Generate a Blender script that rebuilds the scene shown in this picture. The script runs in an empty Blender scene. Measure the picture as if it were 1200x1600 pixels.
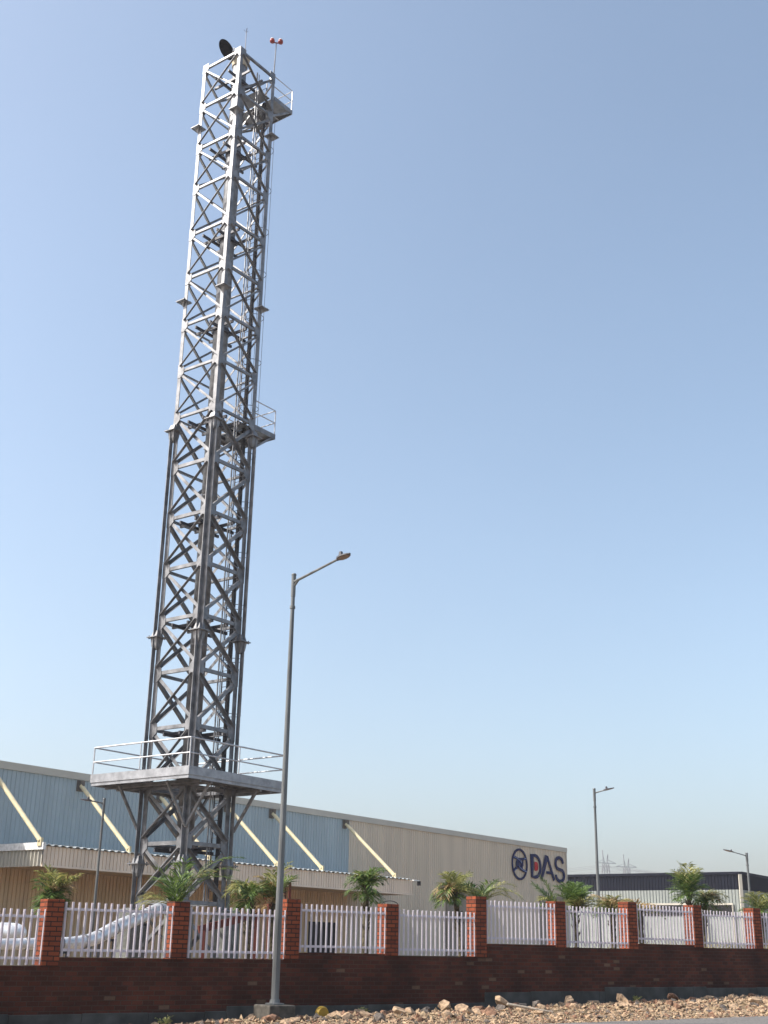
import bpy, math, random
import numpy as np
from mathutils import Vector, Matrix
from math import sin, cos, pi, radians
random.seed(7)
scene = bpy.context.scene
col = scene.collection

# ------------------------------------------------------------------ camera
cam_d = bpy.data.cameras.new('camera'); cam = bpy.data.objects.new('camera', cam_d); col.objects.link(cam)
Rr = Vector((0.99981121, -0.006565046, 0.0182876))
Fw = Vector((0.0, 0.94119034, 0.33787681))
Up = Rr.cross(Fw); Rr = Fw.cross(Up).normalized(); Up.normalize()
cam.matrix_world = Matrix(((Rr.x, Up.x, -Fw.x, 0), (Rr.y, Up.y, -Fw.y, 0), (Rr.z, Up.z, -Fw.z, 1.6), (0, 0, 0, 1)))
cam_d.sensor_fit = 'VERTICAL'; cam_d.sensor_height = 24; cam_d.sensor_width = 18
cam_d.lens = 24 * 1903 / 1600.
cam_d.clip_start = 0.1; cam_d.clip_end = 6000
scene.camera = cam
scene.render.resolution_x = 768; scene.render.resolution_y = 1024

# ------------------------------------------------------------------ light
SUN_AZ, SUN_EL = radians(-100), radians(44)
sv = Vector((sin(SUN_AZ) * cos(SUN_EL), cos(SUN_AZ) * cos(SUN_EL), sin(SUN_EL)))
sun_d = bpy.data.lights.new('sun', 'SUN'); sun_d.energy = 3.6; sun_d.angle = radians(0.5); sun_d.color = (1.0, 0.955, 0.88)
sun = bpy.data.objects.new('sun', sun_d); col.objects.link(sun); sun.rotation_euler = sv.to_track_quat('Z', 'Y').to_euler()
world = bpy.data.worlds.new('World'); scene.world = world; world.use_nodes = True
wn = world.node_tree; bg = wn.nodes['Background']
sky = wn.nodes.new('ShaderNodeTexSky'); sky.sky_type = 'NISHITA'; sky.sun_disc = False
sky.sun_elevation = SUN_EL; sky.sun_rotation = SUN_AZ; sky.altitude = 200
sky.air_density = 1.0; sky.dust_density = 4.0; sky.ozone_density = 1.0
hs = wn.nodes.new('ShaderNodeHueSaturation'); hs.inputs['Saturation'].default_value = .90; wn.links.new(sky.outputs[0], hs.inputs['Color']); hs.inputs['Hue'].default_value = .492
wtc = wn.nodes.new('ShaderNodeTexCoord'); wnz = wn.nodes.new('ShaderNodeTexNoise'); wnz.inputs['Scale'].default_value = 2.2; wnz.inputs['Detail'].default_value = 3
wmr = wn.nodes.new('ShaderNodeMapRange'); wmr.inputs[1].default_value = .3; wmr.inputs[2].default_value = .7; wmr.inputs[3].default_value = .975; wmr.inputs[4].default_value = 1.025
wvm = wn.nodes.new('ShaderNodeVectorMath'); wvm.operation = 'SCALE'
wn.links.new(wtc.outputs['Generated'], wnz.inputs['Vector']); wn.links.new(wnz.outputs[0], wmr.inputs[0]); wn.links.new(wmr.outputs[0], wvm.inputs['Scale'])
wn.links.new(hs.outputs[0], wvm.inputs[0]); wn.links.new(wvm.outputs[0], bg.inputs['Color']); bg.inputs['Strength'].default_value = 0.15
scene.view_settings.view_transform = 'Standard'; scene.view_settings.look = 'None'
scene.view_settings.exposure = 0.74; scene.view_settings.gamma = 1.0

# ------------------------------------------------------------------ materials
def nodemat(name, base, rough=0.7, metal=0.0, noise=0.15, nscale=6.0, bump=0.0, spec=0.3, rvar=0.1, streak=0.0):
    m = bpy.data.materials.new(name); m.use_nodes = True
    nt = m.node_tree; b = nt.nodes['Principled BSDF']
    b.inputs['Roughness'].default_value = rough; b.inputs['Metallic'].default_value = metal
    b.inputs['Specular IOR Level'].default_value = spec
    tc = nt.nodes.new('ShaderNodeTexCoord')
    n = nt.nodes.new('ShaderNodeTexNoise'); n.inputs['Scale'].default_value = nscale; n.inputs['Detail'].default_value = 6
    if streak:
        mp = nt.nodes.new('ShaderNodeMapping'); mp.inputs['Scale'].default_value = (1, 1, streak)
        nt.links.new(tc.outputs['Object'], mp.inputs[0]); nt.links.new(mp.outputs[0], n.inputs['Vector'])
    else:
        nt.links.new(tc.outputs['Object'], n.inputs['Vector'])
    r = nt.nodes.new('ShaderNodeValToRGB')
    lo = [max(0, c * (1 - noise * 1.6)) for c in base]; hi = [min(1, c * (1 + noise)) for c in base]
    r.color_ramp.elements[0].position = 0.3; r.color_ramp.elements[1].position = 0.72
    r.color_ramp.elements[0].color = (*lo, 1); r.color_ramp.elements[1].color = (*hi, 1)
    nt.links.new(n.outputs[0], r.inputs[0]); nt.links.new(r.outputs[0], b.inputs['Base Color'])
    if rvar:
        mr = nt.nodes.new('ShaderNodeMapRange'); mr.inputs[3].default_value = rough - rvar; mr.inputs[4].default_value = rough + rvar
        nt.links.new(n.outputs[0], mr.inputs[0]); nt.links.new(mr.outputs[0], b.inputs['Roughness'])
    if bump:
        bp = nt.nodes.new('ShaderNodeBump'); bp.inputs['Strength'].default_value = bump; bp.inputs['Distance'].default_value = 0.02
        nt.links.new(n.outputs[0], bp.inputs['Height']); nt.links.new(bp.outputs[0], b.inputs['Normal'])
    return m

def brickmat(name, stops, mortar, msize, rough=0.85, dirt=0.4):
    m = bpy.data.materials.new(name); m.use_nodes = True
    nt = m.node_tree; N = nt.nodes; L = nt.links; b = N['Principled BSDF']; b.inputs['Roughness'].default_value = rough
    b.inputs['Specular IOR Level'].default_value = 0.2
    tc = N.new('ShaderNodeTexCoord'); sp = N.new('ShaderNodeSeparateXYZ'); L.new(tc.outputs['Object'], sp.inputs[0])
    ad = N.new('ShaderNodeMath'); ad.operation = 'ADD'; L.new(sp.outputs[0], ad.inputs[0]); L.new(sp.outputs[1], ad.inputs[1])
    cb = N.new('ShaderNodeCombineXYZ'); L.new(ad.outputs[0], cb.inputs[0]); L.new(sp.outputs[2], cb.inputs[1])
    ds = N.new('ShaderNodeTexNoise'); ds.inputs['Scale'].default_value = 2.5; L.new(tc.outputs['Object'], ds.inputs['Vector'])
    va = N.new('ShaderNodeVectorMath'); va.operation = 'MULTIPLY_ADD'
    va.inputs[1].default_value = (0.012, 0.012, 0); L.new(ds.outputs['Color'], va.inputs[0]); L.new(cb.outputs[0], va.inputs[2])
    bt = N.new('ShaderNodeTexBrick'); L.new(va.outputs[0], bt.inputs['Vector'])
    bt.inputs['Scale'].default_value = 1; bt.inputs['Brick Width'].default_value = 0.232; bt.inputs['Row Height'].default_value = 0.086
    bt.inputs['Mortar Size'].default_value = msize; bt.inputs['Mortar Smooth'].default_value = 0.25; bt.inputs['Bias'].default_value = 0
    bt.inputs['Color1'].default_value = (0, 0, 0, 1); bt.inputs['Color2'].default_value = (1, 1, 1, 1); bt.inputs['Mortar'].default_value = (.5, .5, .5, 1)
    r = N.new('ShaderNodeValToRGB'); cr = r.color_ramp; cr.interpolation = 'CONSTANT'
    while len(cr.elements) < len(stops): cr.elements.new(0.5)
    for e, (p, c) in zip(cr.elements, stops): e.position = p; e.color = (*c, 1)
    L.new(bt.outputs['Color'], r.inputs[0])
    n2 = N.new('ShaderNodeTexNoise'); n2.inputs['Scale'].default_value = 0.9; n2.inputs['Detail'].default_value = 8; L.new(tc.outputs['Object'], n2.inputs['Vector'])
    mr = N.new('ShaderNodeMapRange'); mr.inputs[1].default_value = .3; mr.inputs[2].default_value = .7; mr.inputs[3].default_value = 1 - dirt; mr.inputs[4].default_value = 1.15
    L.new(n2.outputs[0], mr.inputs[0])
    mx = N.new('ShaderNodeMix'); mx.data_type = 'RGBA'; L.new(bt.outputs['Fac'], mx.inputs['Factor']); L.new(r.outputs[0], mx.inputs[6]); mx.inputs[7].default_value = (*mortar, 1)
    n3 = N.new('ShaderNodeTexNoise'); n3.inputs['Scale'].default_value = 40; n3.inputs['Detail'].default_value = 4; L.new(tc.outputs['Object'], n3.inputs['Vector'])
    mr3 = N.new('ShaderNodeMapRange'); mr3.inputs[3].default_value = .7; mr3.inputs[4].default_value = 1.3; L.new(n3.outputs[0], mr3.inputs[0])
    mm = N.new('ShaderNodeMath'); mm.operation = 'MULTIPLY'; L.new(mr.outputs[0], mm.inputs[0]); L.new(mr3.outputs[0], mm.inputs[1])
    vm = N.new('ShaderNodeVectorMath'); vm.operation = 'SCALE'; L.new(mx.outputs[2], vm.inputs[0]); L.new(mm.outputs[0], vm.inputs['Scale'])
    L.new(vm.outputs[0], b.inputs['Base Color'])
    iv = N.new('ShaderNodeMath'); iv.operation = 'SUBTRACT'; iv.inputs[0].default_value = 1; L.new(bt.outputs['Fac'], iv.inputs[1])
    ih = N.new('ShaderNodeMath'); ih.operation = 'MULTIPLY_ADD'; L.new(n3.outputs[0], ih.inputs[0]); ih.inputs[1].default_value = .3; L.new(iv.outputs[0], ih.inputs[2])
    bp = N.new('ShaderNodeBump'); bp.inputs['Strength'].default_value = 0.8; bp.inputs['Distance'].default_value = 0.012
    L.new(ih.outputs[0], bp.inputs['Height']); L.new(bp.outputs[0], b.inputs['Normal'])
    return m

def leafmat(name, base, tip):
    m = bpy.data.materials.new(name); m.use_nodes = True
    nt = m.node_tree; N = nt.nodes; L = nt.links; b = N['Principled BSDF']
    b.inputs['Roughness'].default_value = 0.45; b.inputs['Specular IOR Level'].default_value = 0.4
    g = N.new('ShaderNodeNewGeometry'); oi = N.new('ShaderNodeTexNoise'); oi.inputs['Scale'].default_value = 3
    r = N.new('ShaderNodeValToRGB'); r.color_ramp.elements[0].color = (*base, 1); r.color_ramp.elements[1].color = (*tip, 1)
    r.color_ramp.elements[0].position = .15; r.color_ramp.elements[1].position = .85
    L.new(g.outputs['Random Per Island'], r.inputs[0]); L.new(r.outputs[0], b.inputs['Base Color'])
    t = N.new('ShaderNodeBsdfTranslucent'); L.new(r.outputs[0], t.inputs['Color'])
    ms = N.new('ShaderNodeMixShader'); ms.inputs[0].default_value = .35
    L.new(b.outputs[0], ms.inputs[1]); L.new(t.outputs[0], ms.inputs[2]); L.new(ms.outputs[0], N['Material Output'].inputs['Surface'])
    return m

M = {}
M['steel'] = nodemat('silver_painted_steel', (.205, .21, .222), .48, .4, .3, 3.0, rvar=.12, spec=.6)
M['rail'] = nodemat('bright_galvanised_rail', (.50, .51, .53), .4, .3, .15, 4)
M['edge'] = nodemat('grey_galvanised_edge', (.32, .33, .35), .45, .3, .2, 4)
M['steel_dark'] = nodemat('weathered_dark_steel', (.07, .07, .078), .5, .5, .3, 4)
M['cable'] = nodemat('black_cable', (.02, .02, .022), .6)
M['cap'] = nodemat('sooty_black_metal', (.004, .004, .005), .95, spec=0.0)
M['tan_lag'] = nodemat('tan_lagging', (.5, .42, .3), .7)
M['pole'] = nodemat('galvanised_pole', (.15, .158, .16), .5, .4, .25, 5, streak=.2)
M['lamp_under'] = nodemat('lamp_underside_ground_tint', (.28, .2, .16), .4)  # brown reflection of the ground is put into this base colour
M['lamp_body'] = nodemat('lamp_body', (.10, .10, .11), .45, .2)
M['red'] = nodemat('beacon_red', (.26, .028, .018), .3)
M['sign_red'] = nodemat('sign_red', (.50, .02, .025), .6, spec=.1)
M['white'] = nodemat('gloss_white', (.8, .8, .78), .35)
M['palisade'] = nodemat('palisade_white_paint', (.60, .555, .60), .45, 0, .06, 9)
M['pier'] = brickmat('orange_face_brick', [(0, (.20, .050, .022)), (.3, (.255, .064, .027)), (.55, (.225, .055, .024)), (.8, (.155, .039, .019))], (.035, .022, .017), .011, dirt=.2)
M['brick'] = brickmat('dark_stock_brick', [(0, (.066, .021, .012)), (.22, (.080, .024, .014)), (.42, (.096, .027, .015)), (.62, (.072, .022, .013)), (.80, (.108, .031, .017)), (.965, (.15, .085, .055))], (.078, .047, .033), .009, dirt=.5)
M['concrete'] = nodemat('raw_concrete', (.075, .074, .068), .9, 0, .35, 2.2, bump=.5)
M['foundation'] = nodemat('tower_foundation_concrete', (.15, .155, .14), .9, 0, .3, 5, bump=.5)
M['bracket'] = nodemat('brown_primer_bracket', (.16, .14, .115), .7)
M['plinth'] = nodemat('plinth_concrete', (.085, .078, .066), .9, 0, .35, 8, bump=.6)
M['clad'] = nodemat('beige_cladding', (.64, .54, .415), .5, 0, .07, 1.2, streak=.12, spec=.35)
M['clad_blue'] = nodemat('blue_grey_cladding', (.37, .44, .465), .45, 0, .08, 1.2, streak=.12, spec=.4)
M['clad_trim'] = nodemat('pale_flashing', (.50, .47, .40), .45, 0, .05, 1)
M['fascia'] = nodemat('beige_fascia', (.80, .66, .52), .5, 0, .10, 1.5, streak=.2)
M['under'] = nodemat('tan_cladding', (.70, .50, .30), .55, 0, .12, 1.5, streak=.1)
M['zinc'] = nodemat('zinc_sheet', (.62, .64, .62), .4, .5, .1, 1.2)
M['cream'] = nodemat('cream_painted_tube', (.66, .57, .36), .4, 0, .08, 3)
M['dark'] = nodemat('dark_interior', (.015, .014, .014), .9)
M['charcoal'] = nodemat('charcoal_cladding', (.008, .010, .019), .8, 0, .1, .6, spec=.12)
M['pale_clad'] = nodemat('pale_green_grey_cladding', (.29, .315, .295), .5, 0, .07, .6)
M['brown_door'] = nodemat('brown_roller_door', (.27, .22, .17), .6, 0, .15, 1)
M['navy'] = nodemat('navy_letter', (.006, .011, .075), .6, spec=.12)
M['lblue'] = nodemat('pale_blue_inlay', (.16, .22, .45), .4)
M['foil'] = nodemat('aluminium_lagging', (.70, .71, .73), .34, .4, .22, 5, bump=.8)
M['rust'] = nodemat('red_oxide_steel', (.11, .026, .016), .7)
M['tanbox'] = nodemat('tan_painted_panel', (.42, .32, .22), .6)
M['pylon'] = nodemat('haze_lightened_pylon_steel', (.30, .31, .32), .6, .3)  # grey lightened so the colour itself carries some distance haze
M['trunk'] = nodemat('palm_trunk_bark', (.10, .085, .05), .9, 0, .5, 14, bump=.8)
M['leaf'] = leafmat('palm_leaf_green', (.04, .085, .02), (.17, .25, .06))
M['leaf_y'] = leafmat('palm_leaf_yellow_green', (.09, .12, .03), (.44, .42, .15))
M['leaf_d'] = leafmat('palm_leaf_dry', (.30, .19, .08), (.55, .42, .22))
M['ylw'] = nodemat('yellow_plastic', (.34, .22, .025), .4)
M['stick'] = nodemat('bleached_wood', (.45, .38, .30), .8, 0, .3, 10)
M['asphalt'] = nodemat('asphalt', (.16, .15, .14), .9, 0, .3, 18, bump=.3)
M['soil'] = nodemat('sandy_soil', (.30, .22, .14), .95, 0, .4, 3.5, bump=.6)
M['yard'] = nodemat('yard_ground', (.22, .17, .12), .95, 0, .3, 1.0)
M['rock_t'] = nodemat('tan_rock', (.40, .28, .18), .9, 0, .35, 6, bump=.7)
M['rock_b'] = nodemat('brown_rock', (.22, .125, .08), .9, 0, .4, 7, bump=.7)
M['rock_k'] = nodemat('dark_rock', (.13, .11, .095), .9, 0, .4, 7, bump=.7)
M['gravel'] = nodemat('gravel_mix', (.32, .235, .145), .95, 0, .55, 9)
M['bushdry'] = leafmat('dry_grass', (.22, .17, .07), (.42, .34, .16))

# ------------------------------------------------------------------ mesh helpers
class MB:
    def __init__(s): s.v = []; s.f = []
    def add(s, vs, fs):
        o = len(s.v); s.v += [tuple(v) for v in vs]; s.f += [tuple(o + i for i in f) for f in fs]; return s
    def box(s, x0, x1, y0, y1, z0, z1):
        return s.add([(x0,y0,z0),(x1,y0,z0),(x1,y1,z0),(x0,y1,z0),(x0,y0,z1),(x1,y0,z1),(x1,y1,z1),(x0,y1,z1)],
                     [(0,3,2,1),(4,5,6,7),(0,1,5,4),(1,2,6,5),(2,3,7,6),(3,0,4,7)])
    def sweep(s, prof, p, q, up=(0,0,1), prof2=None):
        """closed 2D profile (a,b) swept from p to q; b follows `up`"""
        p = Vector(p); q = Vector(q); d = (q - p).normalized(); u = Vector(up)
        if abs(d.dot(u.normalized())) > .98: u = Vector((1, 0, 0))
        a = d.cross(u).normalized(); b = a.cross(d).normalized(); n = len(prof); p2 = prof2 or prof
        vs = [p + a*x + b*y for x, y in prof] + [q + a*x + b*y for x, y in p2]
        fs = [(i, (i+1) % n, n + (i+1) % n, n + i) for i in range(n)] + [tuple(range(n-1, -1, -1)), tuple(range(n, 2*n))]
        return s.add(vs, fs)
    def bar(s, p, q, w, h, up=(0,0,1)):
        return s.sweep([(-w/2,-h/2),(w/2,-h/2),(w/2,h/2),(-w/2,h/2)], p, q, up)
    def angle(s, p, q, w, t=.012, up=(0,0,1), fx=1, fy=1):
        pr = [(0,0),(w*fx,0),(w*fx,t*fy),(t*fx,t*fy),(t*fx,w*fy),(0,w*fy)]
        if fx*fy < 0: pr = pr[::-1]
        return s.sweep(pr, p, q, up)
    def tube(s, p, q, r, r2=None, n=8):
        r2 = r if r2 is None else r2
        c = [(cos(2*pi*i/n), sin(2*pi*i/n)) for i in range(n)]
        return s.sweep([(r*x, r*y) for x, y in c], p, q, (0,0,1), [(r2*x, r2*y) for x, y in c])
    def path(s, pts, r, n=8, closed=False):
        pts = [Vector(p) for p in pts]; k = len(pts); vs = []
        for i, p in enumerate(pts):
            a = pts[(i+1) % k] if (closed or i < k-1) else p; b = pts[i-1] if (closed or i > 0) else p
            d = (a - b).normalized(); u = Vector((0,0,1)) if abs(d.z) < .95 else Vector((0,1,0))
            e = d.cross(u).normalized(); f = e.cross(d).normalized(); rr = r[i] if isinstance(r, (list, tuple)) else r
            vs += [p + e*rr*cos(2*pi*j/n) + f*rr*sin(2*pi*j/n) for j in range(n)]
        fs = []
        for i in range(k if closed else k-1):
            for j in range(n):
                a0 = i*n + j; a1 = i*n + (j+1) % n; i2 = (i+1) % k; fs.append((a0, a1, i2*n + (j+1) % n, i2*n + j))
        if not closed: fs += [tuple(range(n-1, -1, -1)), tuple(range((k-1)*n, k*n))]
        return s.add(vs, fs)
    def lathe(s, prof, c=(0,0,0), n=20):
        vs = []; fs = []; k = len(prof)
        for r, z in prof: vs += [(c[0]+r*cos(2*pi*j/n), c[1]+r*sin(2*pi*j/n), c[2]+z) for j in range(n)]
        for i in range(k-1):
            for j in range(n): fs.append((i*n+j, i*n+(j+1) % n, (i+1)*n+(j+1) % n, (i+1)*n+j))
        fs += [tuple(range(n-1, -1, -1)), tuple(range((k-1)*n, k*n))]
        return s.add(vs, fs)
    def build(s, name, mat, parent=None, smooth=False, label=None):
        me = bpy.data.meshes.new(name); me.from_pydata(s.v, [], s.f); me.update()
        if smooth: me.shade_smooth() if hasattr(me, 'shade_smooth') else None
        me.materials.append(M[mat] if isinstance(mat, str) else mat)
        o = bpy.data.objects.new(name, me); col.objects.link(o)
        if parent is not None: o.parent = parent
        if label: o['label'] = label
        return o
def bevel(o, w=.01, seg=1):
    m = o.modifiers.new('bevel', 'BEVEL'); m.width = w; m.segments = seg; m.limit_method = 'ANGLE'; return o
def tag(o, label, cat, group=None, kind=None):
    o['label'] = label; o['category'] = cat
    if group: o['group'] = group
    if kind: o['kind'] = kind
    return o
def thing(name, label, cat, loc=(0,0,0), rz=0, group=None):
    o = bpy.data.objects.new(name, None); col.objects.link(o); o.location = loc; o.rotation_euler = (0,0,rz)
    o.empty_display_size = .2
    return tag(o, label, cat, group)
def structure(o): o['kind'] = 'structure'; return o
def corr(mb, x0, x1, y, z0, z1, pitch=.25, dep=.035, sign=-1, rib=.28):
    """trapezoidal sheet in the xz plane at y, ribs towards sign*y"""
    xs = []; x = x0
    while x < x1 - 1e-6:
        w = min(pitch, x1 - x); a = w*(1-rib)
        xs += [(x, 0), (x + a, 0), (x + a + w*rib*.25, 1), (x + a + w*rib*.75, 1)]; x += pitch
    xs.append((x1, 0)); n = len(xs)
    vs = [(px, y + sign*dep*d, z0) for px, d in xs] + [(px, y + sign*dep*d, z1) for px, d in xs]
    fs = [(i, i+1, n+i+1, n+i) for i in range(n-1)]
    return mb.add(vs, fs)

# ------------------------------------------------------------------ frames
WALL_O = Vector((-6.112, 23.8, 0)); WALL_R = radians(37.3)          # x along the brick wall, y away from the road
wd = Vector((cos(WALL_R), sin(WALL_R), 0)); wb = Vector((-sin(WALL_R), cos(WALL_R), 0))
def W(s, off, z): return WALL_O + wd*s - wb*off + Vector((0,0,z))      # off > 0 : on the road side
FAC_O = Vector((14.906, 100, 0)); FAC_R = radians(53.25)              # x along the warehouse front, y into the building
er = Vector((cos(FAC_R), sin(FAC_R), 0)); el = Vector((-sin(FAC_R), cos(FAC_R), 0))

# ------------------------------------------------------------------ ground
def clamp(x, a, b): return max(a, min(b, x))
def gz(s, off):
    zw = clamp(.10 + .0215*s, .02, .62); zr = clamp(.215 + .005*(s), .0, .5)
    if off <= 0: return zw
    t = clamp(off/4.0, 0, 1)
    berm = .07*math.exp(-((off-1.3)/.8)**2) if s > 3 else 0
    return zw*(1-t) + zr*t + berm
def sheet(name, ss, offs, zf, mat):
    mb = MB(); vs = [W(s, o, zf(s, o)) for s in ss for o in offs]; k = len(offs)
    mb.add(vs, [(i*k+j, i*k+j+1, (i+1)*k+j+1, (i+1)*k+j) for i in range(len(ss)-1) for j in range(k-1)])
    o = mb.build(name, mat); return structure(o)
# the land: one big sheet out to the horizon, lower than everything, then the yard, verge and road on it
g = MB(); g.add([(-3000,-3000,-.05),(3000,-3000,-.05),(3000,3000,-.05),(-3000,3000,-.05)], [(0,1,2,3)])
structure(g.build('ground', 'yard'))
sheet('verge', [-40+1.0*i for i in range(131)], [.0,.3,.6,.9,1.2,1.5,1.8,2.2,2.6,3.0,3.5,4.0], gz, 'soil')
sheet('road', [-60+10*i for i in range(20)], [3.95, 16.0], lambda s, o: clamp(.215+.005*s, .0, .5) + .015 - (.0 if o < 5 else .12), 'asphalt')
def yz(s, o): return clamp(.35 + .02*s, .3, 1.0)
sheet('yard_ground', [-90+10*i for i in range(30)], [-150,-100,-60,-30,-10,-5,-.3], yz, 'yard')
def bankz(s, o):
    d = -o
    return .3 + (1.75 + .012*(s-18) - .3) * clamp(1 - abs(d-2.2)/2.6, 0, 1)**.6 * clamp((s-16.3)/1.5, 0, 1) + .05*sin(s*3.1+d*2)
sheet('soil_bank', [15.5+.5*i for i in range(50)], [-5,-4.4,-3.8,-3.2,-2.7,-2.2,-1.7,-1.2,-.8,-.4], bankz, 'yard')

# ------------------------------------------------------------------ brick wall
wall = thing('brick_wall', 'long dark brick boundary wall with orange brick piers behind the rubble strip', 'wall', WALL_O, WALL_R)
SP = 2.66
tops = {-3:1.18, -2:1.19, -1:1.20, 0:1.35, 1:1.36, 2:1.50, 3:1.475, 4:1.77, 5:1.73, 6:1.86, 7:1.80, 8:1.82, 9:1.9, 10:1.95, 11:2.0}
ptop = {-3:2.33, -2:2.33, -1:2.35, 0:2.37, 1:2.42, 2:2.57, 3:2.56, 4:2.83, 5:2.81, 6:2.89, 7:2.90, 8:2.91, 9:2.98, 10:3.05, 11:3.1, 12:3.1}
for k, t in tops.items():
    x0 = k*SP; x1 = x0 + SP
    MB().box(x0 if k == -3 else x0+.002, x1, .05, .27, -.1, t).build('wall_section', 'brick', wall)
for k, t in ptop.items():
    x0 = k*SP; b = MB(); b.box(x0, x0+.345, 0, .345, tops.get(k-1, 1.2) - .0 if False else max(min(tops.get(k-1, 2), tops.get(k, 2)) - .005, .5), t)
    bevel(b.build('pier', 'pier', wall), .006)
foot = [(-8, 4, .375), (4, 10.93, .47), (10.93, 15, .71), (15, 19, .81), (19, 34, .78)]
for i, (a, b_, t) in enumerate(foot):
    f = MB(); x = a; r = random.Random(i)
    while x < b_ - .1:
        w = min(b_, x + r.uniform(1.0, 1.5)); f.box(x + .004, w, .03 - r.uniform(0, .008), .30, -.1, t + r.uniform(-.012, .012)); x = w
    bevel(f.build('footing', 'concrete', wall), .012)
# wire hoop on the fourth pier
wh = MB(); wh.path([(3*SP + .17 + .24*cos(a), .1, 2.53 + .10*sin(a)) for a in [pi*i/12 for i in range(13)]], .008, 6)
wh.build('wire_hoop', 'cable', wall)

# ------------------------------------------------------------------ palisade panels
pan_labels = {-2: 'white palisade panel beyond the left end of the view', -1: 'low white palisade panel left of the first pier, in front of a white tank',
 0: 'white palisade panel in front of the silver duct climbing to the tower', 1: 'white palisade panel directly left of the tall street lamp pole',
 2: 'white palisade panel in front of the dark warehouse doorway', 3: 'white palisade panel between the wire-hooped pier and the tall pier at the wall step',
 4: 'white palisade panel right of the wall step, an arching palm frond hanging over it', 5: 'white palisade panel below the pole of the lamp by the dark-topped shed',
 6: 'white palisade panel with the tall feathery palm behind its right half', 7: 'white palisade panel at the right edge of the picture',
 8: 'white palisade panel past the right edge of the picture'}
for k, lab in pan_labels.items():
    t = tops[k]; base = t + .015; H = .965
    p = thing('palisade_panel', lab, 'fence panel', W(k*SP + .37, -.05, base), WALL_R, 'white palisade panels between the brick piers')
    x0 = .03; x1 = SP - .345 - .0; n = 17; pitch = (x1 - x0 - .02)/n
    rr = random.Random(100+k)
    for i in range(n+1):
        x = x0 + i*pitch; w = .025; lean = rr.uniform(-.006, .006); dz = rr.uniform(-.008, .008)
        # W-section pale with a squared top
        pr = [(-w, .0), (-w*.45, .016), (0, .004), (w*.45, .016), (w, .0), (w, -.004), (w*.45, .011), (0, -.001), (-w*.45, .011), (-w, -.004)]
        b = MB(); b.sweep([(-a, -c) for a, c in pr], (x, 0, dz), (x + lean, 0, H + dz), (0, 1, 0))
        b.build('pale', 'palisade', p)
    for z in (.115, H - .125):
        b = MB(); b.box(-.05, SP - .345 + .10, .012, .018, z - .024, z + .024); b.box(-.05, SP - .345 + .10, .018, .05, z + .018, z + .024)
        b.build('rail', 'palisade', p)

# ------------------------------------------------------------------ lattice tower
TC = Vector((-6.683, 43.61, 0))
tower = thing('lattice_tower', 'tall slender silver steel lattice tower carrying a flue pipe, with three work platforms', 'tower', TC, FAC_R)
NZ = [2.95, 4.85, 6.72, 8.8, 10.8, 12.75, 14.7, 16.7, 18.78, 20.86, 22.87, 24.91, 27.05, 29.1, 31.3, 33.3, 35.4, 37.45]
ZT = 20.3
HU = 1.10; HL = 1.06
cs = [(-1,-1), (1,-1), (1,1), (-1,1)]
for cx, cy in cs:
    g = MB()
    # main angle: heel outward
    def Lleg(g, h, z0, z1, w, t, sx, sy):
        X = h*cx; Y = h*cy
        xs = sorted((X, X - sx*w)); ys = sorted((Y, Y - sy*t)); g.box(*xs, *ys, z0, z1)
        xs = sorted((X, X - sx*t)); ys = sorted((Y - sy*t, Y - sy*w)); g.box(*xs, *ys, z0, z1)
    Lleg(g, HU, ZT + .02, 37.55, .17, .018, cx, cy)
    Lleg(g, HL, 2.5, ZT, .19, .02, cx, cy)
    leg = g.build('leg', 'steel', tower)
    g = MB(); h2 = HL + .024
    Lleg(g, h2, 2.5, ZT - .02, .17, .02, -cx, -cy)
    g.build('outer_angle', 'steel', leg)
    # splice flanges
    for z in (4.2, 12.13, ZT, 25.98, 34.35):
        low = z <= ZT; f = MB(); c = (HL + .012 if low else HU)
        X = cx*c; Y = cy*c; r = .27 if low else .23
        f.box(X - r, X + r, Y - r, Y + r, z - .016, z + .016)
        q = .13 if low else .06
        vs = []
        for zz, rr_ in ((z - .42, q*.75), (z - .3, q), (z - .016, q*1.25), (z + .016, q*1.25), (z + .26, q*.8)) if low else ((z - .22, .015), (z - .016, .1), (z + .016, .1), (z + .22, .015)):
            vs.append((zz, rr_))
        for a, b_ in ((vs[i], vs[i+1]) for i in range(len(vs)-1)):
            if abs(a[0]-b_[0]) < .05: continue
            f.sweep([(-a[1],-a[1]),(a[1],-a[1]),(a[1],a[1]),(-a[1],a[1])], (X, Y, a[0]), (X, Y, b_[0]), (1,0,0), [(-b_[1],-b_[1]),(b_[1],-b_[1]),(b_[1],b_[1]),(-b_[1],b_[1])])
        for ex, ey in ((r*.75, r*.75), (-r*.75, r*.75), (r*.75, -r*.75), (-r*.75, -r*.75)):
            f.tube((X+ex, Y+ey, z-.06), (X+ex, Y+ey, z+.07), .022, n=6)
        f.build('splice_flange', 'steel', leg)
    # pedestal
    f = MB(); X = cx*1.12; Y = cy*1.12; f.box(X-.35, X+.35, Y-.35, Y+.35, .3, 2.72); bevel(f.build('pedestal', 'foundation', tower), .03)
    f = MB(); f.box(X-.24, X+.24, Y-.24, Y+.24, 2.72, 2.76)
    for ex in (-.17, .17):
        for ey in (-.17, .17): f.tube((X+ex, Y+ey, 2.7), (X+ex, Y+ey, 2.86), .02, n=6)
    f.build('base_plate', 'steel', leg)
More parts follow.
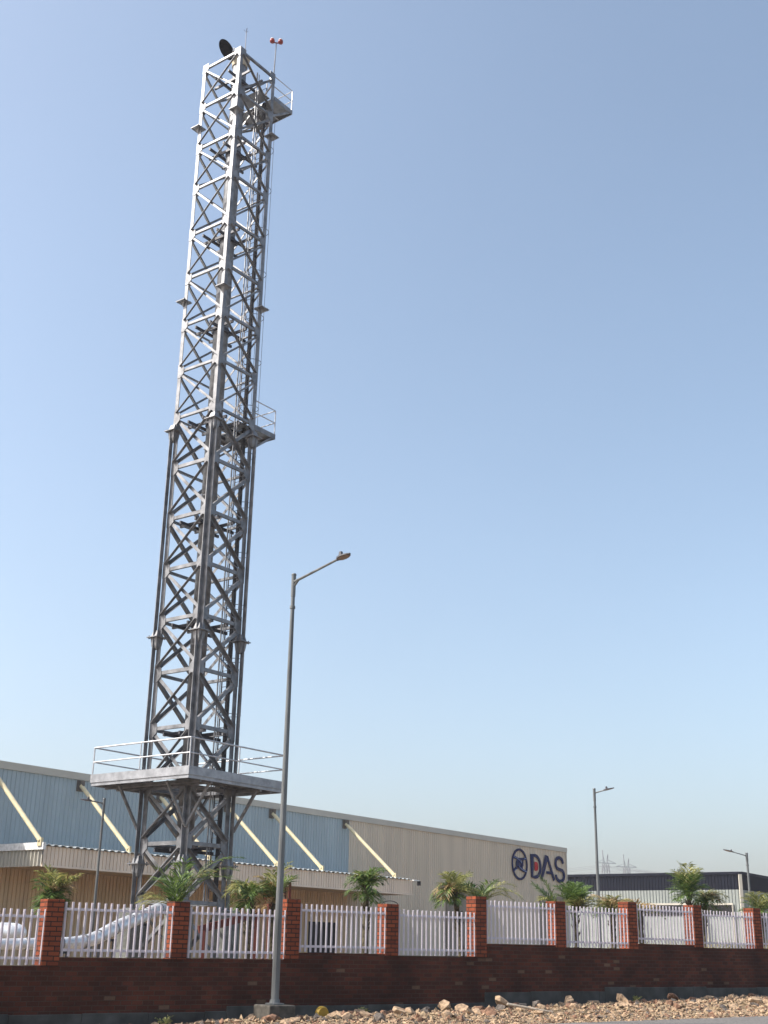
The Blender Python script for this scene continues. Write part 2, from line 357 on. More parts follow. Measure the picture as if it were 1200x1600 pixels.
# gusset plates, one bent pair per leg and level
for z in NZ:
    h = HL if z < ZT else HU
    big = z < ZT
    for cx, cy in cs:
        g = MB(); w = .36 if big else .33; t = .012; hh = .33 if big else .30; e = .004
        X = cx*(h + e); Y = cy*(h + e)
        zt = min(z + hh, 37.62)
        prof = [(0, z-hh), (w*.45, z-hh), (w, z-hh*.45), (w, z+hh*.45), (w*.45, zt), (0, zt)]
        if zt < z + hh: prof = [(0, z-hh), (w*.45, z-hh), (w, z-hh*.45), (w, zt), (0, zt)]
        n = len(prof)
        o1 = [(X - cx*a, Y, b_) for a, b_ in prof] + [(X - cx*a, Y + cy*t, b_) for a, b_ in prof]
        o2 = [(X, Y - cy*a, b_) for a, b_ in prof] + [(X + cx*t, Y - cy*a, b_) for a, b_ in prof]
        fs = [(i, (i+1) % n, n+(i+1) % n, n+i) for i in range(n)] + [tuple(range(n-1,-1,-1)), tuple(range(n, 2*n))]
        g.add(o1, fs); g.add(o2, fs); g.build('gusset_plate', 'steel', tower)
# four faces: local u runs along the face
faces = [((-1,0), (0,1)), ((0,-1), (1,0)), ((1,0), (0,1)), ((0,1), (1,0))]     # (outward normal, along)
for fi, (nv, uv) in enumerate(faces):
    def P(u, z, d, h):
        return (nv[0]*(h+d) + uv[0]*u, nv[1]*(h+d) + uv[1]*u, z)
    for i, z in enumerate(NZ):
        h = HL if z < ZT else HU; b = MB(); w = .13 if z < ZT else .10; u = h - .2
        b.bar(P(-u, z, -.008, h), P(u, z, -.008, h), .012, w); b.bar(P(-u, z-w/2+.006, -.055, h), P(u, z-w/2+.006, -.055, h), .082, .012)
        b.build('horizontal_strut', 'steel', tower)
        z0 = NZ[i-1] if i else 1.0
        if i == 0: continue
        b = MB(); w = .125 if z <= ZT + 1 else .10; h0 = HL if z0 < ZT else HU; u0 = h0 - .13; u1 = h - .13
        hh = min(h0, h); za = z0 + .18; zb = z - .18; sg = 1 if (nv[0]*uv[1]-nv[1]*uv[0]) > 0 else -1
        b.angle(P(-u0, za, -.012, hh), P(u1, zb, -.012, hh), w*(.85 if z > ZT + 1 else 1), .01, (nv[0],nv[1],0), fx=1, fy=(1 if z > ZT + 1 else -1))
        if z <= ZT + 1: b.angle(P(u0, za, .022, hh), P(-u1, zb, .022, hh), w, .01, (nv[0],nv[1],0), fx=-1, fy=1)
        else: b.angle(P(u0, za, .01, hh), P(-u1, zb, .01, hh), w*.85, .01, (nv[0],nv[1],0), fx=-1, fy=1)
        b.build('cross_brace', 'steel', tower)
    # short brace pair below the lowest node
    b = MB(); b.angle(P(-.93, 2.75, -.012, HL), P(.93, 1.2, -.012, HL), .115, .01, (nv[0],nv[1],0), fy=-1); b.build('cross_brace', 'steel', tower)
# plan bracing at three levels and pipe guides
flue = MB(); flue.lathe([(.30, 1.2), (.30, 37.3), (.30, 37.75)], n=28)
fl = flue.build('flue_pipe', 'steel', tower, smooth=False)
for p_ in fl.data.polygons: p_.use_smooth = len(p_.vertices) == 4
sm = MB(); z = 3.2
while z < 37: sm.lathe([(.312, z), (.312, z+.05)], n=28); z += 2.9
sm.build('seam_band', 'steel', fl)
cn = MB(); cn.lathe([(.34, 37.75), (.34, 37.95), (.42, 38.15), (.42, 38.3)], n=24); cn.build('flue_cowl', 'tan_lag', tower)
dk = MB()                                                     # the open black flap beside the cowl
c0 = Vector((-.80, .08, 38.22)); ring = []; R_ = .47
for k, (rr_, dd) in enumerate(((0.02, -.10), (R_*.55, -.075), (R_*.9, -.03), (R_, 0), (R_*.97, .02), (R_*.6, -.04), (.02, -.06))):
    ring.append([c0 + Vector((rr_*cos(2*pi*j/24), dd*-1.0, rr_*sin(2*pi*j/24))) for j in range(24)])
vs = [p for r_ in ring for p in r_]; dk.add(vs, [(i*24+j, i*24+(j+1) % 24, (i+1)*24+(j+1) % 24, (i+1)*24+j) for i in range(6) for j in range(24)])
dk.bar((-.45, .1, 38.0), (-.2, .1, 38.2), .05, .05)
dk.build('flue_flap', 'cap', tower)
md = MB(); md.tube((-.42, .0, 38.3), (-.42, .0, 38.52), .09, .05, 10); md.build('vent_knob', 'white', tower)
for z in (4.75, 8.7, 12.65, 16.6, 20.7, 24.8, 29.0, 33.2, 36.85):
    b = MB(); b.lathe([(.315, z-.07), (.345, z-.07), (.345, z+.07), (.315, z+.07)], n=24)
    for t in (-.39, .39):
        b.bar((t, -1.03, z), (t, 1.03, z), .07, .11); b.bar((-1.03, t, z-.115), (1.03, t, z-.115), .07, .11)
    b.build('pipe_guide', 'steel_dark', tower)
# ladder on the far right face with hoops
lad = MB(); lx = HU + .16; ly = -.28
for yy in (ly - .21, ly + .21): lad.bar((lx, yy, 2.9), (lx, yy, 37.7), .05, .025)
z = 3.1
rungs = MB()
while z < 37.6: rungs.tube((lx, ly-.21, z), (lx, ly+.21, z), .012, n=6); z += .3
lad.add(rungs.v, rungs.f); ladder = lad.build('ladder', 'steel_dark', tower)
z = 9.6
while z < 36:
    hb = MB(); hb.path([(lx + .36 - .36*cos(a)*1.0, ly + .36*sin(a) if abs(sin(a)) > .01 else ly, z) for a in [(-pi*.86 + 2*pi*.86*i/14) + pi for i in range(15)]], .013, 5)
    hb.build('cage_hoop', 'steel_dark', ladder); z += 2.06
cg = MB()
for a in (-.6, 0, .6): cg.tube((lx + .36 + .36*cos(a), ly + .36*sin(a), 9.6), (lx + .36 + .36*cos(a), ly + .36*sin(a), 36), .009, n=5)
cg.build('cage_strap', 'steel_dark', ladder)
cd = MB(); cd.tube((.2, -HU+.2, 3), (.2, -HU+.2, 37.2), .03, n=6); cd.tube((.34, -HU+.22, 3), (.34, -HU+.22, 37.2), .018, n=6); cd.build('conduit', 'steel', tower)
ca = MB(); ca.box(HU-.10, HU-.02, -.66, -.54, 3, 36.3); ca.build('cable_tray', 'cable', tower)
# big lower platform
D_ = 2.40; Z0 = 7.02
deck = MB(); inn = 1.28
for x0, x1, y0, y1 in ((-D_+.07, D_-.07, -D_+.07, -inn), (-D_+.07, D_-.07, inn, D_-.07), (-D_+.07, -inn, -inn, inn), (inn, D_-.07, -inn, inn)):
    deck.box(x0, x1, y0, y1, Z0-.045, Z0-.01)
pf = deck.build('platform_deck', 'steel', tower)
ed = MB()
for a in range(4):
    R2 = Matrix.Rotation(a*pi/2, 3, 'Z'); b = MB(); b.box(-D_, D_-.03, -D_, -D_+.03, Z0-.16, Z0+.12); b.box(-D_+.03, D_-.06, -D_+.03, -D_+.06, Z0-.27, Z0-.0)
    ed.add([R2 @ Vector(v) for v in b.v], b.f)
ed.build('edge_channel', 'edge', pf)
un = MB()
for t in (-1.75, -1.22, 1.22, 1.75):
    un.box(-D_+.08, D_-.08, t-.04, t+.04, Z0-.2, Z0-.05); un.box(t-.04, t+.04, -D_+.08, D_-.08, Z0-.33, Z0-.21)
un.build('deck_joist', 'steel', pf)
rl = MB()
for a in range(4):
    R2 = Matrix.Rotation(a*pi/2, 3, 'Z'); b = MB(); e = D_-.04
    b.tube((-e, -e, Z0+1.05), (e, -e, Z0+1.05), .028, n=6); b.tube((-e, -e, Z0+.55), (e, -e, Z0+.55), .024, n=6)
    b.tube((-e, -e, Z0+.12), (-e, -e, Z0+1.05), .026, n=6); b.tube((0.0, -e, Z0+.12), (0.0, -e, Z0+1.05), .024, n=6)
    rl.add([R2 @ Vector(v) for v in b.v], b.f)
rl.build('guard_rail', 'rail', pf)
for cx, cy in cs:
    for dx, dy in ((cx, 0), (0, cy)):
        b = MB(); b.bar((cx*HL*1.1, cy*HL*1.1, 5.35), (cx*HL*1.1 + dx*1.0, cy*HL*1.1 + dy*1.0, Z0-.28), .08, .08); b.build('knee_brace', 'steel', pf)
# two small side platforms
for zf in (36.42, 20.82):
    h = HU; x0, x1, y0, y1 = h + .02, h + 1.18, -h, h*.95
    b = MB(); b.box(x0, x1, y0, y1, zf-.03, zf); pd = b.build('side_platform', 'steel', tower)
    b = MB(); b.box(x0, x1, y0-.03, y0, zf-.16, zf+.05); b.box(x1, x1+.03, y0-.03, y1, zf-.16, zf+.05); b.box(x0, x1, y1, y1+.03, zf-.16, zf+.05)
    for t in (-.35, .35): b.box(x0, x1, t-.04, t+.04, zf-.14, zf-.035)
    b.build('edge_channel', 'steel', pd)
    b = MB()
    for z_ in (zf+.55, zf+1.08): b.path([(x0, y0, z_), (x1, y0, z_), (x1, y1, z_), (x0, y1, z_)], .024, 6)
    for x_, y_ in ((x1, y0), (x1, 0), (x1, y1)): b.tube((x_, y_, zf), (x_, y_, zf+1.08), .024, n=6)
    b.build('guard_rail', 'rail', pd)
    for y_ in (y0, y1):
        b = MB(); b.angle((x0-.02, y_, zf-1.0), (x1-.1, y_, zf-.16), .08, .01, (0,1,0)); b.build('knee_brace', 'steel', pd)
    b = MB(); b.box(.36, h-.05, -h+.2, .3, zf-.03, zf+.0); b.build('inner_deck', 'steel', pd)
# lightning rod and beacon on top
b = MB(); b.tube((.40, .15, 36.8), (.40, .15, 40.05), .022, .014, 6)
for a in (0, 2.1, 4.2): b.tube((.40, .15, 40.03), (.40+.12*cos(a), .15+.12*sin(a), 40.2), .008, n=5)
b.tube((.40,.15,40.0), (.40,.15,40.26), .009, n=5)
b.bar((.40, .15, 36.9), (.40, HU*.95, 36.9), .05, .05)
b.build('lightning_rod', 'steel_dark', tower)
b = MB(); b.tube((HU-.02, -HU+.1, 36.3), (HU+.06, -HU+.1, 39.45), .032, .022, 8); bp = b.build('beacon_pole', 'steel', tower)
bx = HU+.06; by = -HU+.1
u = (el*-1)
for sgn in (-1, 1):
    b = MB(); ax = bx + sgn*.13; ay = by - sgn*.13
    b.tube((bx, by, 39.42), (ax, ay, 39.45 - 0*sgn), .03, n=6)
    b.lathe([(.05, -.09), (.105, -.06), (.115, .02), (.10, .08)], (ax, ay, 39.5), 14)
    bb = b.build('beacon_lamp', 'red', tower, smooth=True)
    c = MB(); c.lathe([(.10, .08), (.085, .13), (.04, .17), (.005, .18)], (ax, ay, 39.5), 14); c.build('lamp_cap', 'white', bb, smooth=True)

# ------------------------------------------------------------------ warehouse
wh = thing('warehouse', 'long ribbed beige and blue-grey warehouse with blue lettering near its right end', 'warehouse', FAC_O, FAC_R)
TOPZ = 9.44; XL = -80
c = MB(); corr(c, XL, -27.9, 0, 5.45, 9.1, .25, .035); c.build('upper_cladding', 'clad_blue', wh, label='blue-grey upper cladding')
c = MB(); corr(c, -27.9, 0, 0, .3, 9.1, .25, .035); c.build('front_cladding', 'clad', wh)
c = MB(); corr(c, XL, -27.9, 0, .3, 5.45, .22, .046, sign=1, rib=.26); c.build('lower_cladding', 'under', wh)
c = MB(); c.box(-.001, .14, -.06, .1, .3, 9.1); c.build('corner_flashing', 'clad_trim', wh)
c = MB(); c.box(XL, .16, -.09, .3, 9.1, TOPZ); c.build('parapet_flashing', 'clad_trim', wh)
c = MB(); c.box(XL, -.002, .05, 38, .25, 9.05); c.build('body', 'clad', wh)
c = MB(); c.add([(XL, .3, 9.2), (.1, .3, 9.2), (.1, 19, 10.2), (XL, 19, 10.2), (XL, 38, 9.2), (.1, 38, 9.2)], [(0,1,2,3), (3,2,5,4), (0,3,4), (1,5,2)])
c.build('roof', 'zinc', wh)
# canopy
cx0, cx1, cy0 = -54.2, -26.7, -4.0
can = MB(); corr(can, cx0, cx1, cy0, 4.72, 5.52, .21, .045, sign=1, rib=.2); cano = can.build('canopy_fascia', 'fascia', wh)
c = MB(); c.box(cx0-.03, cx1+.02, cy0-.04, cy0+.02, 4.66, 4.74); c.build('bottom_trim', 'fascia', cano)
c = MB(); k = int((cx1-cx0)/.4)
prof = []
for i in range(k*4+1):
    x = cx0 + i*.1; d = [0, 1, 1, 0][i % 4]; prof.append((x, d*.06))
n = len(prof)
c.add([(x, cy0-.12, 5.54+d) for x, d in prof] + [(x, -.06, 5.62+d) for x, d in prof], [(i, i+1, n+i+1, n+i) for i in range(n-1)])
c.add([(x, cy0-.12, 5.52+d) for x, d in prof] + [(x, cy0-.12, 5.555+d) for x, d in prof], [(i, i+1, n+i+1, n+i) for i in range(n-1)])
c.build('canopy_roof', 'zinc', cano)
c = MB(); c.box(cx0+.02, cx1-.02, cy0+.05, -.07, 4.75, 4.80); c.build('soffit', 'under', cano)
# end face of the canopy (ribbed) with its gutter
c = MB(); e_ = MB(); corr(e_, 0, 3.9, 0, 4.68, 5.38, .24, .08, rib=.5)
c.add([(cx0 - .01 + v[1], cy0 + v[0] + .05, v[2]) for v in e_.v], e_.f); c.build('canopy_end_sheet', 'clad_trim', cano)
c = MB(); c.box(cx0-.16, cx0-.02, cy0-.14, -.1, 5.36, 5.66); c.build('gutter', 'white', cano)
c = MB(); e_ = MB(); corr(e_, 0, 3.9, 0, 4.68, 5.5, .2, .03)
c.add([(cx1 + .01 - v[1], cy0 + v[0] + .05, v[2]) for v in e_.v], e_.f); c.build('canopy_end_sheet', 'fascia', cano)
c = MB(); c.box(cx1-.02, cx1+.55, cy0-.13, cy0+.02, 5.50, 5.56); c.build('gutter_arm', 'white', cano)
c = MB(); c.box(cx1+.5, cx1+.66, cy0-.15, cy0+.02, 5.25, 5.50); c.build('gutter_outlet', 'dark', cano)
for s in (-59.8, -54.35, -49.3, -44.0, -38.95, -35.2, -28.4):
    y1 = cy0 + .1
    c = MB(); c.tube((s, -.15, 8.82), (s, y1, 5.72), .105, n=10); tb = c.build('canopy_tie', 'cream', wh)
    c = MB(); c.box(s-.05, s+.05, -.34, -.03, 8.6, 9.05); c.box(s-.2, s+.2, -.06, -.036, 8.55, 9.07); c.build('bracket', 'bracket', tb)
    c = MB(); c.box(s-.06, s+.06, y1-.12, y1+.12, 5.5, 5.85); c.build('shoe', 'cream', tb)
# openings
def door(x0, x1, z1, mat, name='door', frame='clad_trim'):
    c = MB(); c.box(x0, x1, -.075, -.045, .3, z1); d = c.build(name, mat, wh)
    c = MB(); c.box(x0-.12, x0, -.10, -.04, .3, z1+.12); c.box(x1, x1+.12, -.10, -.04, .3, z1+.12); c.box(x0, x1, -.10, -.04, z1, z1+.12); c.build('frame', frame, d)
    return d
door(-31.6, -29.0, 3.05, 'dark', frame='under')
door(-17.0, -12.7, 5.62, 'brown_door', 'roller_door', 'brown_door'); door(-4.3, -.6, 5.55, 'brown_door', 'roller_door', 'brown_door')
# lettering
def stroke(mb, pts, w, y=-.12, dep=.06, closed=False):
    pts = [Vector((p[0], 0, p[1])) for p in pts]; n = len(pts); L_ = []; R2 = []
    for i, p in enumerate(pts):
        a = pts[(i+1) % n] if (closed or i < n-1) else p; b = pts[i-1] if (closed or i > 0) else p
        d = (a-b).normalized(); nn = Vector((-d.z, 0, d.x)); 
        k_ = 1.0
        if 0 < i < n-1 or closed:
            d1 = (a-p).normalized(); k_ = 1/max(.5, abs(Vector((-d1.z,0,d1.x)).dot(nn)))
        L_.append(p + nn*w/2*k_); R2.append(p - nn*w/2*k_)
    vs = [(v.x, y, v.z) for v in L_] + [(v.x, y, v.z) for v in R2] + [(v.x, y+dep, v.z) for v in L_] + [(v.x, y+dep, v.z) for v in R2]
    fs = []
    for i in range(n if closed else n-1):
        j = (i+1) % n; fs += [(i, j, n+j, n+i), (2*n+i, 3*n+i, 3*n+j, 2*n+j), (i, 2*n+i, 2*n+j, j), (n+i, n+j, 3*n+j, 3*n+i)]
    if not closed: fs += [(0, n, 3*n, 2*n), (n-1, 3*n-1, 4*n-1, 2*n-1)]
    mb.add(vs, fs)
def arc(cx, cz, rx, rz, a0, a1, k=16): return [(cx + rx*cos(radians(a0+(a1-a0)*i/k)), cz + rz*sin(radians(a0+(a1-a0)*i/k))) for i in range(k+1)]
em = MB(); ecx, ecz, er_ = -7.3, 7.74, 1.06
stroke(em, [(ecx + er_*cos(2*pi*i/40), ecz + er_*sin(2*pi*i/40)) for i in range(40)], .15, closed=True)
emb = em.build('emblem', 'navy', wh)
def E(p): return (ecx + er_*p[0], ecz + er_*p[1])
q1 = [(-.86, .46), (-.45, .40), (-.05, .26), (.22, .10), (.32, -.08), (.28, -.26), (.10, -.36)]
q2 = [(-a, -b_) for a, b_ in q1]
q3 = [(.86, .44), (.45, .38), (-.25, .32), (-.42, .1), (-.42, -.25), (-.86, -.46)]
for k, q in enumerate((q1, q2, q3, [(.42, -.1 + .0), (.42, .3)], [(-.1, .3), (-.12, -.3)], [(.12, .25), (.1, -.3)])):
    b = MB(); stroke(b, [E(p) for p in q], .17 if k < 3 else .10, y=-.125 - .003*k, dep=.06); b.build('emblem_band', 'navy', emb)
b = MB(); stroke(b, [E(p) for p in q1[:4]], .045, y=-.15, dep=.01); stroke(b, [E(p) for p in q2[:4]], .045, y=-.151, dep=.01)
stroke(b, [E((.8, .45)), E((.5, .38))], .045, y=-.152, dep=.01); stroke(b, [E((-.8, -.44)), E((-.55, -.38))], .045, y=-.152, dep=.01); b.build('inlay', 'lblue', emb)
lt = MB(); w = .235
stroke(lt, [(-5.46, 6.95), (-5.46, 8.52), (-5.0, 8.52)] + arc(-5.0, 7.735, .82, .785, 90, -90, 18)[1:-1] + [(-5.0, 6.95)], w, closed=True); lt.build('letter_d', 'navy', wh)
lt = MB(); stroke(lt, [(-4.05, 6.86), (-3.22, 8.55), (-3.1, 8.55), (-2.1, 6.86)], w, y=-.128); stroke(lt, [(-3.25, 7.38), (-2.45, 7.38)], .20, y=-.124); lt.build('letter_a', 'navy', wh)
lt = MB(); stroke(lt, arc(-1.22, 8.16, .60, .45, 5, 180, 12) + arc(-1.22, 8.16, .60, .45, 180, 245, 5)[1:] + [(-1.2, 7.72)] + arc(-1.15, 7.30, .66, .43, 60, 0, 6) + arc(-1.15, 7.30, .66, .46, 0, -180, 14)[1:], w, y=-.136); lt.build('letter_s', 'navy', wh)
rd = MB(); stroke(rd, [(-4.93, 7.42), (-4.93, 8.06)], .26, y=-.12); rd.lathe([(.001, 0)], (0,0,0), 3) if False else None
stroke(rd, arc(-4.80, 7.74, .12, .22, 85, -85, 8), .2, y=-.117); rd.build('red_mark', 'sign_red', wh)

# ------------------------------------------------------------------ dark-topped shed far right
G = Vector((34.911, 122, 0)); GR = radians(90+56)
sh = thing('industrial_shed', 'low pale industrial shed with a charcoal top band beyond the warehouse', 'shed', G, 0)
a1 = Vector((sin(radians(-56)), cos(radians(-56)), 0)); a2 = Vector((sin(radians(34)), cos(radians(34)), 0))
def shp(a, b, z): return a1*a + a2*b + Vector((0,0,z))
def corr_on(mb, A, Ln, out, z0, z1, pitch, dep):
    e = MB(); corr(e, 0, Ln, 0, z0, z1, pitch, dep, sign=1)
    mb.add([A*v[0] + out*v[1] + Vector((0,0,v[2])) for v in e.v], e.f)
c = MB(); corr_on(c, a1, 48, -a2, 7.62, 9.1, .32, .06); corr_on(c, a2, 30, -a1, 7.62, 9.1, .32, .06); c.build('charcoal_cladding', 'charcoal', sh)
c = MB(); corr_on(c, a1, 48, -a2, .3, 7.62, .32, .06); corr_on(c, a2, 30, -a1, .3, 7.62, .32, .06); c.build('pale_cladding', 'pale_clad', sh)
c = MB(); c.add([shp(.05,.05,.3), shp(47.9,.05,.3), shp(47.9,29.9,.3), shp(.05,29.9,.3), shp(.05,.05,9.05), shp(47.9,.05,9.05), shp(47.9,29.9,9.05), shp(.05,29.9,9.05)], [(0,1,5,4),(1,2,6,5),(2,3,7,6),(3,0,4,7),(4,5,6,7)]); c.build('body', 'pale_clad', sh)
c = MB()
c.sweep([(-.12,-.12),(.12,-.12),(.12,.12),(-.12,.12)], shp(-.05,-.05,9.15), shp(48,-.05,9.15)); c.sweep([(-.12,-.12),(.12,-.12),(.12,.12),(-.12,.12)], shp(-.18,-.0,9.152), shp(-.18,30,9.152)); c.build('roof_flashing', 'charcoal', sh)
c = MB(); c.sweep([(-.14,-.14),(.14,-.14),(.14,.14),(-.14,.14)], shp(-.06,-.06,.3), shp(-.06,-.06,9.03), (1,0,0)); c.build('corner_flashing', 'clad_trim', sh)
for x0, x1 in ((5.5, 10.4), (.95, 3.3)):
    c = MB(); o_ = -.13
    c.add([shp(x0,o_,.3), shp(x1,o_,.3), shp(x1,o_,5.2), shp(x0,o_,5.2)], [(0,1,2,3)]); d = c.build('roller_door', 'pale_clad', sh)
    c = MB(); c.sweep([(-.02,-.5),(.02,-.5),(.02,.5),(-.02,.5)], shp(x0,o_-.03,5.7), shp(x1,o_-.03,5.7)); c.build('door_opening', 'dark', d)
    c = MB(); c.bar(shp(x0-.15,o_-.04,6.3), shp(x1+.15,o_-.04,6.3), .1, .18); c.bar(shp(x0-.1,o_-.04,.3), shp(x0-.1,o_-.04,6.2), .18, .1); c.bar(shp(x1+.1,o_-.04,.3), shp(x1+.1,o_-.04,6.2), .18, .1); c.build('door_frame', 'clad_trim', d)

# ------------------------------------------------------------------ street lamps
def lamp(name, label, base, ztop, arm, r0, r1, head_len, plinth=None, group=None):
    t = thing(name, label, 'street lamp', base, 0, group)
    H = ztop - base[2]
    b = MB(); b.tube((0,0,0.012), (0,0,H), r0, r1, 12); pl = b.build('pole', 'pole', t, smooth=False)
    b = MB(); b.lathe([(r0*2.3, -.0), (r0*2.3, .025), (r0*1.3, .03), (r0*1.2, .09)], n=12); b.build('base_flange', 'pole', pl)
    b = MB(); b.tube((0,0,H-.45), (0,0,H+.04), r1*1.25, n=12); b.tube((0,0,H+.04), (0,0,H+.07), r1*1.5, r1*1.2, 12)
    b.tube((0,0,H-.72), (0,0,H-.66), r1*1.5, n=12); b.build('top_collar', 'pole', pl)
    A = Vector(arm); d = A.normalized(); st = Vector((0,0,H-.12))
    b = MB(); b.tube(st, st + A, .03, .024, 8); b.tube(st - Vector((0,0,.12)), st + A*.12, .025, n=6); b.build('arm', 'pole', t)
    # head: flat leaf-shaped housing
    e = st + A; hl = head_len; side = d.cross(Vector((0,0,1))).normalized(); u = side.cross(d).normalized()
    outl = [(-.12, .035), (0, .05), (.12, .12), (.35, .15), (.62, .14), (.85, .09), (1, .02)]
    tops_ = []; bots = []
    for s_, hw in outl:
        p = e + d*(s_*hl); th = .05 if s_ < .1 else .06*(1.15 - s_)
        for q in (-1, 1):
            tops_.append(p + side*hw*q*hl/.6 + u*th*.3); bots.append(p + side*hw*q*hl/.6 - u*.02)
        tops_.append(p + u*th)
    b = MB(); k = len(outl)
    vs = tops_ + bots; fs = []
    for i in range(k-1):
        a, c_, m = 3*i, 3*i+1, 3*i+2; a2_, c2_, m2 = a+3, c_+3, m+3; B = 3*k + 2*i
        fs += [(a, m, m2, a2_), (m, c_, c2_, m2), (a, a2_, B+2, B), (c_, B+1, B+3, c2_), (B, B+2, B+3, B+1)]
    b.add(vs, fs); hd = b.build('lamp_head', 'lamp_body', t)
    b = MB(); vs = []; fs = []
    ii = [2, 3, 4, 5]
    for i in ii:
        s_, hw = outl[i]; p = e + d*(s_*hl) - u*.024
        vs += [p - side*hw*hl/.6*.8, p + side*hw*hl/.6*.8]
    fs = [(2*i, 2*i+2, 2*i+3, 2*i+1) for i in range(3)]; b.add(vs, fs); b.build('lamp_glass', 'lamp_under', hd)
    b = MB(); b.tube(e + d*.1 + u*.05, e + d*.1 + u*.13, .05, .04, 8); b.build('photocell', 'lamp_body', hd)
    if plinth:
        b = MB(); b.box(-.3, .3, -.3, .3, -.38, -.004); o = b.build('plinth', 'plinth', t); o.rotation_euler = (0,0,WALL_R); bevel(o, .03, 2)
    return t
n_ = -wb
LB = (-1.945, 25.6, .55)
lamp('street_lamp', 'tall galvanised street lamp standing on a concrete block in front of the brick wall', LB, 9.24, (n_*1.66 + Vector((0,0,.13))), .080, .040, .42, True)
lamp('yard_lamp', 'short street lamp seen left of the tower in front of the blue-grey cladding', (-10.12, 46, .5), 6.6, (-.46, -.22, .06), .06, .04, .38, group='lamps standing inside the yard')
lamp('yard_lamp', 'slim street lamp in the gap right of the warehouse, arm pointing right', (9.05, 52, .6), 8.05, (.40, -.2, .10), 0.075, .045, .42, group='lamps standing inside the yard')
lamp('yard_lamp', 'slim street lamp in front of the shed corner at the far right, arm pointing left', (23.45, 80, .8), 7.72, (-1.0, -.4, .2), .10, .065, .7, group='lamps standing inside the yard')

# ------------------------------------------------------------------ ducts and plant behind the wall
du = thing('lagged_duct', 'thick silver foil-lagged duct lying behind the fence and climbing to the tower foot', 'duct', (-8, 34.5, .4), 0)
O_ = Vector((-8, 34.5, .4))
pts = [(-12.5, 32.3, 1.50), (-10.4, 32.9, 1.52), (-8.95, 34.0, 1.57), (-8.1, 34.9, 1.60), (-7.75, 35.7, 1.72), (-7.5, 37.0, 2.04), (-7.2, 39.0, 2.36), (-7.0, 40.8, 2.64), (-6.85, 42.4, 2.9)]
def smoothp(p, it=2):
    p = [Vector(x) for x in p]
    for _ in range(it):
        q = [p[0]]
        for a, b_ in zip(p, p[1:]): q += [a*.75+b_*.25, a*.25+b_*.75]
        q.append(p[-1]); p = q
    return p
sp_ = [p - O_ for p in smoothp(pts)]
rads = [.135 + .055*clamp((i-8)/12, 0, 1) for i in range(len(sp_))]
b = MB(); b.path(sp_, rads, 16); b.build('duct_casing', 'foil', du, smooth=True)
b = MB()
for p, q in list(zip(sp_, sp_[1:]))[::3]:
    d = (q-p).normalized(); b.tube(p, p + d*.05, .16 + .04*(sp_.index(p) > 14), n=16)
b.build('clamp_band', 'steel', du)
b = MB()
for p in (sp_[4], sp_[12], sp_[20], sp_[26]):
    b.bar((p.x-.2, p.y, 0), (p.x-.2, p.y, p.z-.18), .07, .07); b.bar((p.x+.2, p.y, 0.01), (p.x+.2, p.y, p.z-.18), .07, .07); b.bar((p.x-.28, p.y, p.z-.22), (p.x+.28, p.y, p.z-.22), .07, .07)
b.build('support_frame', 'steel_dark', du)
tk = thing('lagged_tank', 'white rounded lagged tank end behind the leftmost fence panel', 'tank', (-11.5, 37, .4), 0)
b = MB(); prof = [(-3, .28), (-.5, .28), (1.0, .28), (1.22, .26), (1.4, .19), (1.48, .08)]
vs = []; n = 18
for x, r in prof: vs += [(x, r*cos(2*pi*j/n), 1.45 + r*sin(2*pi*j/n)) for j in range(n)]
b.add(vs, [(i*n+j, i*n+(j+1) % n, (i+1)*n+(j+1) % n, (i+1)*n+j) for i in range(len(prof)-1) for j in range(n)] + [tuple(range(n)), tuple(range((len(prof)-1)*n, len(prof)*n))])
b.build('shell', 'foil', tk, smooth=True)
b = MB()
for x in (-2, .6): b.box(x-.1, x+.1, -.3, .3, 0, 1.12)
b.build('saddle', 'steel_dark', tk)
rb = thing('sloping_steel_beam', 'red oxide steel beam sloping up to the right behind the fence under the tower', 'beam', (-4.6, 36, .4), 0)
b = MB(); b.bar((-.35, 0, 1.62), (1.3, 1.1, 2.12), .08, .20); b.build('beam', 'rust', rb)
b = MB(); b.bar((-.2, 0, 0), (-.2, 0, 1.6), .09, .09); b.bar((1.15, 1, 0), (1.15, 1, 2.0), .09, .09); b.build('post', 'rust', rb)
hp = thing('hopper', 'small tan hopper in a dark red frame behind the street lamp pole', 'hopper', (-2.95, 38, .4), radians(20))
b = MB(); b.sweep([(-.22,-.2),(.22,-.2),(.22,.2),(-.22,.2)], (0,0,2.42), (0,0,2.85), (0,1,0), [(-.11,-.12),(.11,-.12),(.11,.12),(-.11,.12)]); b.build('bin', 'tanbox', hp)
b = MB()
for x in (-.3, .3):
    for y in (-.25, .25): b.bar((x,y,0), (x,y,3.0), .07, .07)
for z in (2.36, 3.0):
    for y in (-.25, .25): b.bar((-.3,y,z), (.3,y,z), .07, .07)
    for x in (-.3, .3): b.bar((x,-.25,z), (x,.25,z), .07, .07)
b.build('frame', 'rust', hp)

